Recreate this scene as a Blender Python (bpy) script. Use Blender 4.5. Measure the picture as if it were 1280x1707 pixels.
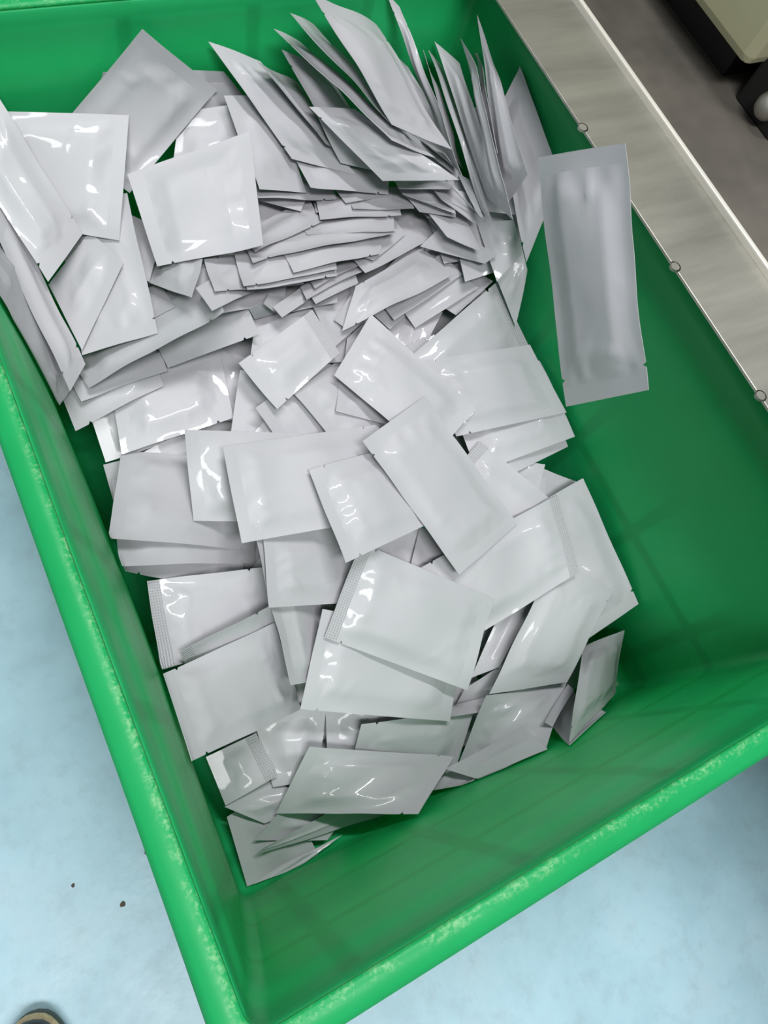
import bpy, bmesh, math, random
from mathutils import Vector, Matrix, noise

# ------------------------------------------------------------------ clear
for o in list(bpy.data.objects):
    bpy.data.objects.remove(o, do_unlink=True)
S = bpy.context.scene
COL = S.collection

# ------------------------------------------------------------------ camera
# measured from the crate's own rim and corner lines; metres, floor at z = 0
cam_d = bpy.data.cameras.new('camera')
cam_d.sensor_fit = 'HORIZONTAL'
cam_d.sensor_width = 36.0
cam_d.lens = 1248.35 / 1280 * 36.0
cam_d.clip_start = 0.02
cam = bpy.data.objects.new('camera', cam_d)
COL.objects.link(cam)
cam.matrix_world = Matrix((
    (0.87652684, 0.32661242, -0.35358879, 0.01010794),
    (-0.42501468, 0.86998532, -0.24997614, 0.10021483),
    (0.22597175, 0.36939122, 0.90138055, 0.77755886),
    (0, 0, 0, 1)))
S.camera = cam
EYE = Vector((0.01010794, 0.10021483, 0.77755886))

# ------------------------------------------------------------------ world and lights
w = bpy.data.worlds.new('world')
S.world = w
w.use_nodes = True
w.node_tree.nodes['Background'].inputs['Color'].default_value = (0.86, 0.95, 1.0, 1)
w.node_tree.nodes['Background'].inputs['Strength'].default_value = 0.19


def area(name, loc, sx, sy, watts, target=(0.25, 0.3, 0.2), col=(1, 1, 1)):
    l = bpy.data.lights.new(name, 'AREA')
    l.shape = 'RECTANGLE'
    l.size, l.size_y, l.energy, l.color = sx, sy, watts, col
    o = bpy.data.objects.new(name, l)
    o.location = loc
    o.rotation_euler = (Vector(target) - Vector(loc)).to_track_quat('-Z', 'Y').to_euler()
    COL.objects.link(o)
    return o


area('ceiling_light', (0.62, 0.78, 2.75), 1.3, 0.14, 31)
area('ceiling_light', (-0.20, -0.80, 2.75), 1.3, 0.4, 42)

S.view_settings.view_transform = 'Standard'
S.view_settings.look = 'None'
S.view_settings.gamma = 1.0
S.view_settings.use_curve_mapping = False
S.view_settings.exposure = 0.42


# ------------------------------------------------------------------ materials
def new_mat(name):
    m = bpy.data.materials.new(name)
    m.use_nodes = True
    n = m.node_tree.nodes
    return m, n, m.node_tree.links, n['Principled BSDF']


def lin(r, g, b):
    f = lambda c: c / 12.92 if c <= 0.04045 else ((c + 0.055) / 1.055) ** 2.4
    return (f(r / 255), f(g / 255), f(b / 255), 1)


def math_node(n, l, op, a, b=None):
    m = n.new('ShaderNodeMath')
    m.operation = op
    for i, v in enumerate((a, b)):
        if v is None:
            continue
        if isinstance(v, (int, float)):
            m.inputs[i].default_value = v
        else:
            l.new(v, m.inputs[i])
    return m.outputs[0]


def noise_tex(n, l, vec, scale, detail=3, rough=0.5):
    t = n.new('ShaderNodeTexNoise')
    t.inputs['Scale'].default_value = scale
    t.inputs['Detail'].default_value = detail
    t.inputs['Roughness'].default_value = rough
    if vec is not None:
        l.new(vec, t.inputs['Vector'])
    return t.outputs['Fac']


def ramp(n, l, fac, stops):
    r = n.new('ShaderNodeValToRGB')
    e = r.color_ramp.elements
    while len(e) < len(stops):
        e.new(0.5)
    for el, (p, c) in zip(e, stops):
        el.position = p
        el.color = c
    l.new(fac, r.inputs['Fac'])
    return r.outputs['Color']


def bump(n, l, height, strength, dist, bsdf):
    b = n.new('ShaderNodeBump')
    b.inputs['Strength'].default_value = strength
    b.inputs['Distance'].default_value = dist
    l.new(height, b.inputs['Height'])
    l.new(b.outputs['Normal'], bsdf.inputs['Normal'])


def coords(n, which='Object'):
    return n.new('ShaderNodeTexCoord').outputs[which]


FILM = lin(181, 180, 185)


def film_material(name, kind):
    m, n, l, p = new_mat(name)
    p.inputs['Base Color'].default_value = FILM
    p.inputs['Roughness'].default_value = 0.45
    p.inputs['Specular IOR Level'].default_value = 0.38
    p.inputs['Coat Weight'].default_value = 0.22
    p.inputs['Coat Roughness'].default_value = 0.04
    uv = coords(n, 'UV')
    sep = n.new('ShaderNodeSeparateXYZ')
    l.new(uv, sep.inputs[0])
    if kind == 'body':
        bump(n, l, noise_tex(n, l, coords(n), 40, 2), 0.12, 0.003, p)
    elif kind == 'dotted':
        k = 2 * math.pi / 0.0024
        sx = math_node(n, l, 'SINE', math_node(n, l, 'MULTIPLY', sep.outputs[0], k))
        sy = math_node(n, l, 'SINE', math_node(n, l, 'MULTIPLY', sep.outputs[1], k))
        h = math_node(n, l, 'MAXIMUM', sx, sy)
        bump(n, l, h, 0.8, 0.0004, p)
        p.inputs['Coat Weight'].default_value = 0.35
        p.inputs['Roughness'].default_value = 0.33
    else:
        k = 2 * math.pi / 0.0016
        h = math_node(n, l, 'SINE', math_node(n, l, 'MULTIPLY', sep.outputs[0], k))
        bump(n, l, h, 0.05, 0.0003, p)
    return m


M_FILM = film_material('sachet_film', 'body')
M_SEAL = film_material('sachet_seal', 'plain')
M_DOTS = film_material('sachet_dotted_seal', 'dotted')

W, L = 0.5, 0.6732          # crate mouth
ZT, ZF = 0.36, 0.013        # height of the rim, of the inside floor
DRAFT = 0.0615


def crate_material(name, rim):
    m, n, l, p = new_mat(name)
    co = coords(n)
    base = ramp(n, l, noise_tex(n, l, co, 9, 4, 0.6), [(0.3, lin(26, 170, 96)), (0.7, lin(38, 182, 108))] if rim else
                [(0.3, lin(34, 186, 108)), (0.7, lin(48, 196, 122))])
    sep = n.new('ShaderNodeSeparateXYZ')
    l.new(co, sep.inputs[0])
    x, y, z = sep.outputs
    mix = n.new('ShaderNodeMix')
    mix.data_type = 'RGBA'
    l.new(base, mix.inputs['A'])
    if rim:
        # white scuffing where stacked crates rub on the lip's inner edge
        dx = math_node(n, l, 'MAXIMUM', math_node(n, l, 'MULTIPLY', x, -1), math_node(n, l, 'SUBTRACT', x, W))
        dy = math_node(n, l, 'MAXIMUM', math_node(n, l, 'MULTIPLY', y, -1), math_node(n, l, 'SUBTRACT', y, L))
        d = math_node(n, l, 'MAXIMUM', dx, dy)
        a = math_node(n, l, 'SUBTRACT', 1, math_node(n, l, 'ABSOLUTE', math_node(n, l, 'MULTIPLY', math_node(n, l, 'SUBTRACT', d, 0.0035), 220)))
        a = math_node(n, l, 'MAXIMUM', a, 0)
        nz = math_node(n, l, 'ADD', noise_tex(n, l, co, 70, 5, 0.75), noise_tex(n, l, co, 420, 3, 0.75))
        nz = math_node(n, l, 'MULTIPLY', math_node(n, l, 'MAXIMUM', math_node(n, l, 'SUBTRACT', nz, 0.98), 0), 3.0)
        f = math_node(n, l, 'MINIMUM', math_node(n, l, 'MULTIPLY', a, nz), 0.55)
        l.new(f, mix.inputs['Factor'])
        mix.inputs['B'].default_value = lin(170, 225, 170)
        p.inputs['Roughness'].default_value = 0.42
    else:
        # thicker plastic where the outside ribs back the wall
        def band(c, pitch, wid):
            t = math_node(n, l, 'ABSOLUTE', math_node(n, l, 'SUBTRACT', math_node(n, l, 'FRACT', math_node(n, l, 'DIVIDE', c, pitch)), 0.5))
            r = n.new('ShaderNodeMapRange')
            r.interpolation_type = 'SMOOTHSTEP'
            l.new(t, r.inputs['Value'])
            r.inputs['From Min'].default_value = wid
            r.inputs['From Max'].default_value = wid + 0.05
            r.inputs['To Min'].default_value = 1
            r.inputs['To Max'].default_value = 0
            return r.outputs['Result']
        b1 = math_node(n, l, 'ADD', band(x, 0.11, 0.03), band(y, 0.11, 0.03))
        b1 = math_node(n, l, 'ADD', b1, band(z, 0.10, 0.03))
        f = math_node(n, l, 'MULTIPLY', math_node(n, l, 'MINIMUM', b1, 1), 0.30)
        l.new(f, mix.inputs['Factor'])
        mix.inputs['B'].default_value = lin(20, 120, 66)
        p.inputs['Roughness'].default_value = 0.36
    l.new(mix.outputs['Result'], p.inputs['Base Color'])
    p.inputs['Specular IOR Level'].default_value = 0.35
    p.inputs['Subsurface Weight'].default_value = 0.12
    p.inputs['Subsurface Radius'].default_value = (0.2, 1.0, 0.5)
    p.inputs['Subsurface Scale'].default_value = 0.01
    bump(n, l, noise_tex(n, l, co, 30, 3), 0.12, 0.004, p)
    tr = n.new('ShaderNodeBsdfTranslucent')     # the thin moulding lets some light through
    tr.inputs['Color'].default_value = lin(70, 225, 130)
    ms = n.new('ShaderNodeMixShader')
    ms.inputs['Fac'].default_value = 0.30
    l.new(p.outputs[0], ms.inputs[1])
    l.new(tr.outputs[0], ms.inputs[2])
    l.new(ms.outputs[0], n['Material Output'].inputs['Surface'])
    return m


M_CRATE = crate_material('green_plastic', False)
M_RIM = crate_material('green_plastic_worn_lip', True)


def floor_material():
    m, n, l, p = new_mat('blue_epoxy')
    co = coords(n)
    c = ramp(n, l, noise_tex(n, l, co, 7, 6, 0.62), [(0.3, lin(150, 184, 197)), (0.55, lin(166, 199, 212)), (0.75, lin(174, 197, 208))])
    st = noise_tex(n, l, co, 38, 6, 0.7)
    mix = n.new('ShaderNodeMix')
    mix.data_type = 'RGBA'
    l.new(c, mix.inputs['A'])
    mix.inputs['B'].default_value = lin(146, 168, 178)
    f = math_node(n, l, 'MULTIPLY', math_node(n, l, 'MAXIMUM', math_node(n, l, 'SUBTRACT', st, 0.5), 0), 2.2)
    l.new(f, mix.inputs['Factor'])
    l.new(mix.outputs['Result'], p.inputs['Base Color'])
    r = n.new('ShaderNodeMapRange')
    l.new(noise_tex(n, l, co, 20, 4), r.inputs['Value'])
    r.inputs['To Min'].default_value = 0.28
    r.inputs['To Max'].default_value = 0.55
    l.new(r.outputs['Result'], p.inputs['Roughness'])
    bump(n, l, noise_tex(n, l, co, 90, 4), 0.08, 0.004, p)
    return m


def plain(name, col, rough, metal=0.0, nscale=None, col2=None, bumps=0.0):
    m, n, l, p = new_mat(name)
    p.inputs['Roughness'].default_value = rough
    p.inputs['Metallic'].default_value = metal
    if nscale:
        f = noise_tex(n, l, coords(n), nscale, 5, 0.65)
        l.new(ramp(n, l, f, [(0.35, col), (0.68, col2)]), p.inputs['Base Color'])
        if bumps:
            bump(n, l, f, bumps, 0.002, p)
    else:
        p.inputs['Base Color'].default_value = col
    return m


def steel_material():
    m, n, l, p = new_mat('brushed_stainless')
    co = coords(n)
    mp = n.new('ShaderNodeMapping')
    mp.inputs['Scale'].default_value = (4, 26, 4)
    mp.inputs['Rotation'].default_value = (0, 0, 0.12)
    l.new(co, mp.inputs['Vector'])
    f = noise_tex(n, l, mp.outputs['Vector'], 1.0, 4, 0.6)
    l.new(ramp(n, l, f, [(0.3, lin(150, 149, 141)), (0.7, lin(188, 186, 177))]), p.inputs['Base Color'])
    p.inputs['Metallic'].default_value = 0.85
    p.inputs['Roughness'].default_value = 0.48
    mp2 = n.new('ShaderNodeMapping')
    mp2.inputs['Scale'].default_value = (900, 30, 30)
    l.new(co, mp2.inputs['Vector'])
    bump(n, l, noise_tex(n, l, mp2.outputs['Vector'], 1.0, 2), 0.05, 0.001, p)
    return m


M_FLOOR = floor_material()
M_STEEL = steel_material()
M_EDGE = plain('polished_steel', lin(240, 236, 226), 0.35, 0.35)
M_NOTCH_SHADE = plain('notch_shade_dark', lin(58, 56, 52), 0.4, 0.7)  # dark colour stands in for shade along the notch rim
M_DECK = plain('mottled_grey_deck', lin(76, 73, 67), 0.62, 0.15, 3.2, lin(124, 117, 108), 0.1)  # grey varies at random between a darker and a paler tone
M_CREAM = plain('cream_enamel', lin(176, 172, 140), 0.45, 0.0, 6, lin(184, 180, 150))
M_BLACK = plain('black_rubber', lin(22, 22, 22), 0.6)
M_SHOE = plain('black_leather', lin(24, 24, 26), 0.45, 0, 60, lin(36, 36, 38), 0.2)
M_WELT = plain('tan_welt', lin(196, 182, 148), 0.5, 0, 90, lin(160, 140, 104), 0.2)
M_SOLE = plain('dark_sole', lin(74, 74, 64), 0.6)
M_CHIP = plain('brown_chip', lin(92, 78, 62), 0.8, 0, 300, lin(60, 52, 46), 0.3)


# ------------------------------------------------------------------ helpers
def link(name, me, mat, parent=None, smooth=True):
    me.materials.append(mat)
    if smooth:
        for f in me.polygons:
            f.use_smooth = True
    o = bpy.data.objects.new(name, me)
    COL.objects.link(o)
    o.parent = parent
    return o


def from_bm(name, bm, mat, parent=None, smooth=False):
    bmesh.ops.recalc_face_normals(bm, faces=bm.faces[:])
    me = bpy.data.meshes.new(name)
    bm.to_mesh(me)
    bm.free()
    return link(name, me, mat, parent, smooth)


def tag(o, label, cat, group=None):
    o['label'] = label
    o['category'] = cat
    if group:
        o['group'] = group


def box_bm(x0, x1, y0, y1, z0, z1, bev=0.0, bm=None):
    own = bm is None
    bm = bm or bmesh.new()
    r = bmesh.ops.create_cube(bm, size=1)
    for v in r['verts']:
        v.co = Vector(((x0 + x1) / 2 + v.co.x * (x1 - x0), (y0 + y1) / 2 + v.co.y * (y1 - y0), (z0 + z1) / 2 + v.co.z * (z1 - z0)))
    if bev and own:
        bmesh.ops.bevel(bm, geom=bm.edges[:], offset=bev, segments=2, affect='EDGES', profile=0.6)
    return bm


# ------------------------------------------------------------------ floor
bm = box_bm(-2.2, 2.6, -2.2, 2.8, -0.03, 0.0)
fl = from_bm('floor', bm, M_FLOOR)
fl['kind'] = 'structure'


# ------------------------------------------------------------------ crate
def ring(off, z, rad, inner=True, n=8, m=14):
    """A rounded rectangle round the mouth, moved outward by off; the long side wall bows inward a little."""
    x0, x1, y0, y1 = -off, W + off, -off, L + off
    pts = []
    cs = [(x1 - rad, y0 + rad, -90), (x1 - rad, y1 - rad, 0), (x0 + rad, y1 - rad, 90), (x0 + rad, y0 + rad, 180)]
    for k in range(4):
        cx, cy, a = cs[k]
        for i in range(n + 1):
            t = math.radians(a + 90 * i / n)
            pts.append((cx + rad * math.cos(t), cy + rad * math.sin(t)))
        nx, ny, na = cs[(k + 1) % 4]
        t = math.radians(a + 90)
        ax, ay = cx + rad * math.cos(t), cy + rad * math.sin(t)
        bx, by = nx + rad * math.cos(t), ny + rad * math.sin(t)
        for i in range(1, m):
            pts.append((ax + (bx - ax) * i / m, ay + (by - ay) * i / m))
    out = []
    for x, y in pts:
        if x < 0.08:
            d = max(0.0, min(1.0, (ZT - z) / 0.33))
            s = max(0.0, min(1.0, y / L))
            k = math.sin(math.pi * s ** 0.85) * math.sin(math.pi * min(1, d ** 0.75) * 0.86 if d < 1 else 0)
            side = max(0.0, 1 - max(0.0, x) / 0.08)
            x += 0.0125 * k * side
            x -= 0.003 * math.sin(math.pi * s) * (1 - d) * side
        out.append((x, y, z))
    return out


def loft(rings, close_last=False, close_first=False):
    bm = bmesh.new()
    vs = [[bm.verts.new(p) for p in r] for r in rings]
    for a, b in zip(vs, vs[1:]):
        k = len(a)
        for i in range(k):
            bm.faces.new((a[i], a[(i + 1) % k], b[(i + 1) % k], b[i]))
    if close_last:
        bm.faces.new(vs[-1])
    if close_first:
        bm.faces.new(vs[0][::-1])
    return bm


body = []
# outside, bottom to top, with two stiffening ribs, then over the top and down the inside
for off, z in ((-0.014, 0.0), (-0.010, 0.004), (-0.008, 0.10), (0.004, 0.10), (0.004, 0.108), (-0.005, 0.108), (-0.002, 0.22), (0.008, 0.22),
               (0.008, 0.228), (0.001, 0.228), (0.004, 0.33), (0.004, ZT - 0.006), (0.0012, ZT - 0.0030)):
    body.append(ring(off, z, 0.014))
inside = [ZT - 0.004, ZT - 0.02, ZT - 0.043, ZT - 0.046]
for z in inside:
    body.append(ring(-DRAFT * (ZT - z) - (0.0012 if z < ZT - 0.044 else 0), z, 0.010))
for i in range(1, 12):
    z = ZT - 0.046 - (0.301 - 0.018) * i / 11
    body.append(ring(-DRAFT * (ZT - z) - 0.0012, z, 0.010))
for i in range(1, 6):
    t = math.pi / 2 * i / 5
    body.append(ring(-DRAFT * 0.329 - 0.0012 - 0.012 * (1 - math.cos(t)), 0.031 - 0.018 * math.sin(t), 0.008))
bm = loft(body, close_last=True, close_first=True)
crate = bpy.data.objects.new('plastic_crate', None)
COL.objects.link(crate)
from_bm('tub', bm, M_CRATE, crate, smooth=True)
tag(crate, 'deep green plastic crate holding the heap of white sachets', 'crate')
lip = []
for off, z in ((0.0045, ZT - 0.034), (0.0150, ZT - 0.034), (0.0175, ZT - 0.030), (0.0178, ZT - 0.010), (0.0165, ZT - 0.004), (0.0130, ZT - 0.0015),
               (0.0060, ZT + 0.0002), (0.0025, ZT), (0.0008, ZT - 0.0008), (0.0004, ZT - 0.0024), (0.0045, ZT - 0.005), (0.0045, ZT - 0.034)):
    lip.append(ring(off, z, 0.012 + max(0, off) * 0.6))
rim = from_bm('rim', loft(lip), M_RIM, crate, smooth=True)
rim['label'] = 'scuffed paler lip of the crate'

# ------------------------------------------------------------------ machine beside the crate
mach = bpy.data.objects.new('packing_machine', None)
mach.location = (0.6, 0.35, 0)
COL.objects.link(mach)
tag(mach, 'packing machine with a stainless side rail and cream housing overlapping the crate', 'machine')
MI = Matrix.Translation((-0.6, -0.35, 0))


def mpart(name, bm, mat, parent=None, smooth=False):
    bm.transform(MI)
    return from_bm(name, bm, mat, parent or mach, smooth)


RX0, RX1, RZ = 0.4695, 0.546, ZT + 0.02
bm = box_bm(RX0, RX1, -0.5, 1.5, RZ - 0.0025, RZ, 0.0008)
rail = mpart('side_rail', bm, M_STEEL)
rail['label'] = 'brushed stainless strip above the crate edge'
bm = box_bm(RX1 - 0.001, RX1 + 0.0036, -0.5, 1.5, RZ - 0.02, RZ + 0.006, 0.0012)
mpart('rail_lip', bm, M_EDGE)
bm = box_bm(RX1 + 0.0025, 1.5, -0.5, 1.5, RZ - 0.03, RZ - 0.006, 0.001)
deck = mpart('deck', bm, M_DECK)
bm = box_bm(0.60, 1.4, -0.4, 1.4, 0.06, RZ - 0.03, 0.004)
mpart('cabinet', bm, M_STEEL)
for x in (0.64, 1.36):
    for y in (-0.36, 1.36):
        bm = bmesh.new()
        bmesh.ops.create_cone(bm, cap_ends=True, segments=20, radius1=0.025, radius2=0.02, depth=0.06, matrix=Matrix.Translation((x, y, 0.03)))
        mpart('leg', bm, M_BLACK)
# cream housing with a cut-away corner, standing on a recessed black plinth
prof = [(0.0, 0.0), (0.012, -0.006)]
bm = bmesh.new()
hx0, hx1, hy0, hy1, hz0, hz1 = 0.629, 1.2, 0.460, 1.4, RZ + 0.03, RZ + 1.0  # unseen upper height is made up, tall to shade the fan corner and deck
bm = box_bm(hx0, hx1, hy0, hy1, hz0, hz1, 0.008)
hous = mpart('housing', bm, M_CREAM)
bm = box_bm(hx0 + 0.03, hx1 - 0.03, hy0 + 0.03, hy1 - 0.03, RZ - 0.008, RZ + 0.032)
mpart('plinth', bm, M_BLACK)
bm = box_bm(hx0 + 0.026, hx1, hy0 - 0.05, hy0 + 0.004, RZ - 0.008, RZ + 0.16, 0.004)
mpart('drive_cover', bm, M_BLACK)
bm = bmesh.new()
bmesh.ops.create_uvsphere(bm, u_segments=16, v_segments=10, radius=0.012, matrix=Matrix.Translation((hx0 + 0.024, hy0 - 0.03, RZ + 0.014)))
mpart('knob', bm, M_STEEL, smooth=True)
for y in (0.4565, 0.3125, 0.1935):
    bm = bmesh.new()
    bmesh.ops.create_cone(bm, cap_ends=True, segments=24, radius1=0.0040, radius2=0.0036, depth=0.0022, matrix=Matrix.Translation((RX0 + 0.0005, y, RZ - 0.0006)))
    b = mpart('bolt', bm, M_STEEL)
    bm = bmesh.new()
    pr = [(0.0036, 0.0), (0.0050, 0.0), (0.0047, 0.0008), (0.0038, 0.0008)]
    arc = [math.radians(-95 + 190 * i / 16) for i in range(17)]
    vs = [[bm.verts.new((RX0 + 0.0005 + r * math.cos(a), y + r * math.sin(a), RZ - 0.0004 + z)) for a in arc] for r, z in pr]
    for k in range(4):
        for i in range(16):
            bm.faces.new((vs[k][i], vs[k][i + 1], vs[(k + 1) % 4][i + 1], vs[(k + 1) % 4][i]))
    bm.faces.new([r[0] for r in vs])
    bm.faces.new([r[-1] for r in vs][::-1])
    mpart('notch_shade_arc', bm, M_NOTCH_SHADE, b)  # dark arc added as the shaded rim of the notch round the bolt

# ------------------------------------------------------------------ shoe of the person taking the photo (only its toe shows)
shoe = bpy.data.objects.new('shoe', None)
shoe.location = (-0.1708, -0.0215, 0)
shoe.rotation_euler = (0, 0, math.radians(69))
COL.objects.link(shoe)
tag(shoe, 'black shoe with tan welt, only its toe showing on the blue floor', 'shoe')


def shoe_outline(grow, n=48):
    # toe at +x (0.04), heel at -x (-0.23)
    pts = []
    for i in range(n):
        t = 2 * math.pi * i / n
        c, s = math.cos(t), math.sin(t)
        x = -0.095 + (0.135 + grow) * (abs(c) ** 0.85) * (1 if c > 0 else -1)
        u = (x + 0.23) / 0.27
        half = 0.033 + 0.016 * math.sin(math.pi * min(1, max(0, u)) ** 1.5)
        y = (half + grow) * (abs(s) ** 0.8) * (1 if s > 0 else -1)
        pts.append((x, y))
    return pts


def shoe_loft(levels):
    return loft([[(x, y, z if not callable(z) else z(x)) for x, y in shoe_outline(g)] for g, z in levels], True, True)


from_bm('sole', shoe_loft([(0.002, 0.0), (0.0036, 0.004), (0.0036, 0.014), (0.003, 0.015)]), M_SOLE, shoe, True)
from_bm('welt', shoe_loft([(0.0030, 0.015), (0.0034, 0.017), (0.0030, 0.0195), (0.0002, 0.0205)]), M_WELT, shoe, True)
top = lambda k: (lambda x: 0.020 + k * (0.026 + 0.05 * max(0, min(1, (0.0 - x) / 0.12))))
from_bm('upper', shoe_loft([(-0.0006, 0.0195), (0.0006, 0.026), (-0.0005, top(0.45)), (-0.005, top(0.80)), (-0.012, top(0.96)), (-0.019, top(1.0))]), M_SHOE, shoe, True)

# ------------------------------------------------------------------ bits on the floor
CHIPS = [(-0.0375, 0.0935, 0.0045, 'small brown chip on the blue floor beside the crate side'),
         (-0.0712, 0.0620, 0.0028, 'tiny dark grit speck on the blue floor by the shoe'),
         (0.2690, -0.2360, 0.0060, 'dark crumb on the blue floor before the near crate lip'),
         (-0.1040, 0.0955, 0.0022, 'tiny dark speck on the blue floor between shoe and brown chip')]
rnd = random.Random(4)
for x, y, r, lab in CHIPS:
    bm = bmesh.new()
    bmesh.ops.create_icosphere(bm, subdivisions=2, radius=r)
    for v in bm.verts:
        v.co *= 0.75 + 0.5 * noise.noise(v.co * 300 + Vector((x * 90, y * 90, 0)))
        v.co.z *= 0.45
    o = from_bm('grit_chip', bm, M_CHIP)
    zmin = min(v.co.z for v in o.data.vertices)
    o.location = (x, y, -zmin)
    tag(o, lab, 'debris')


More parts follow.
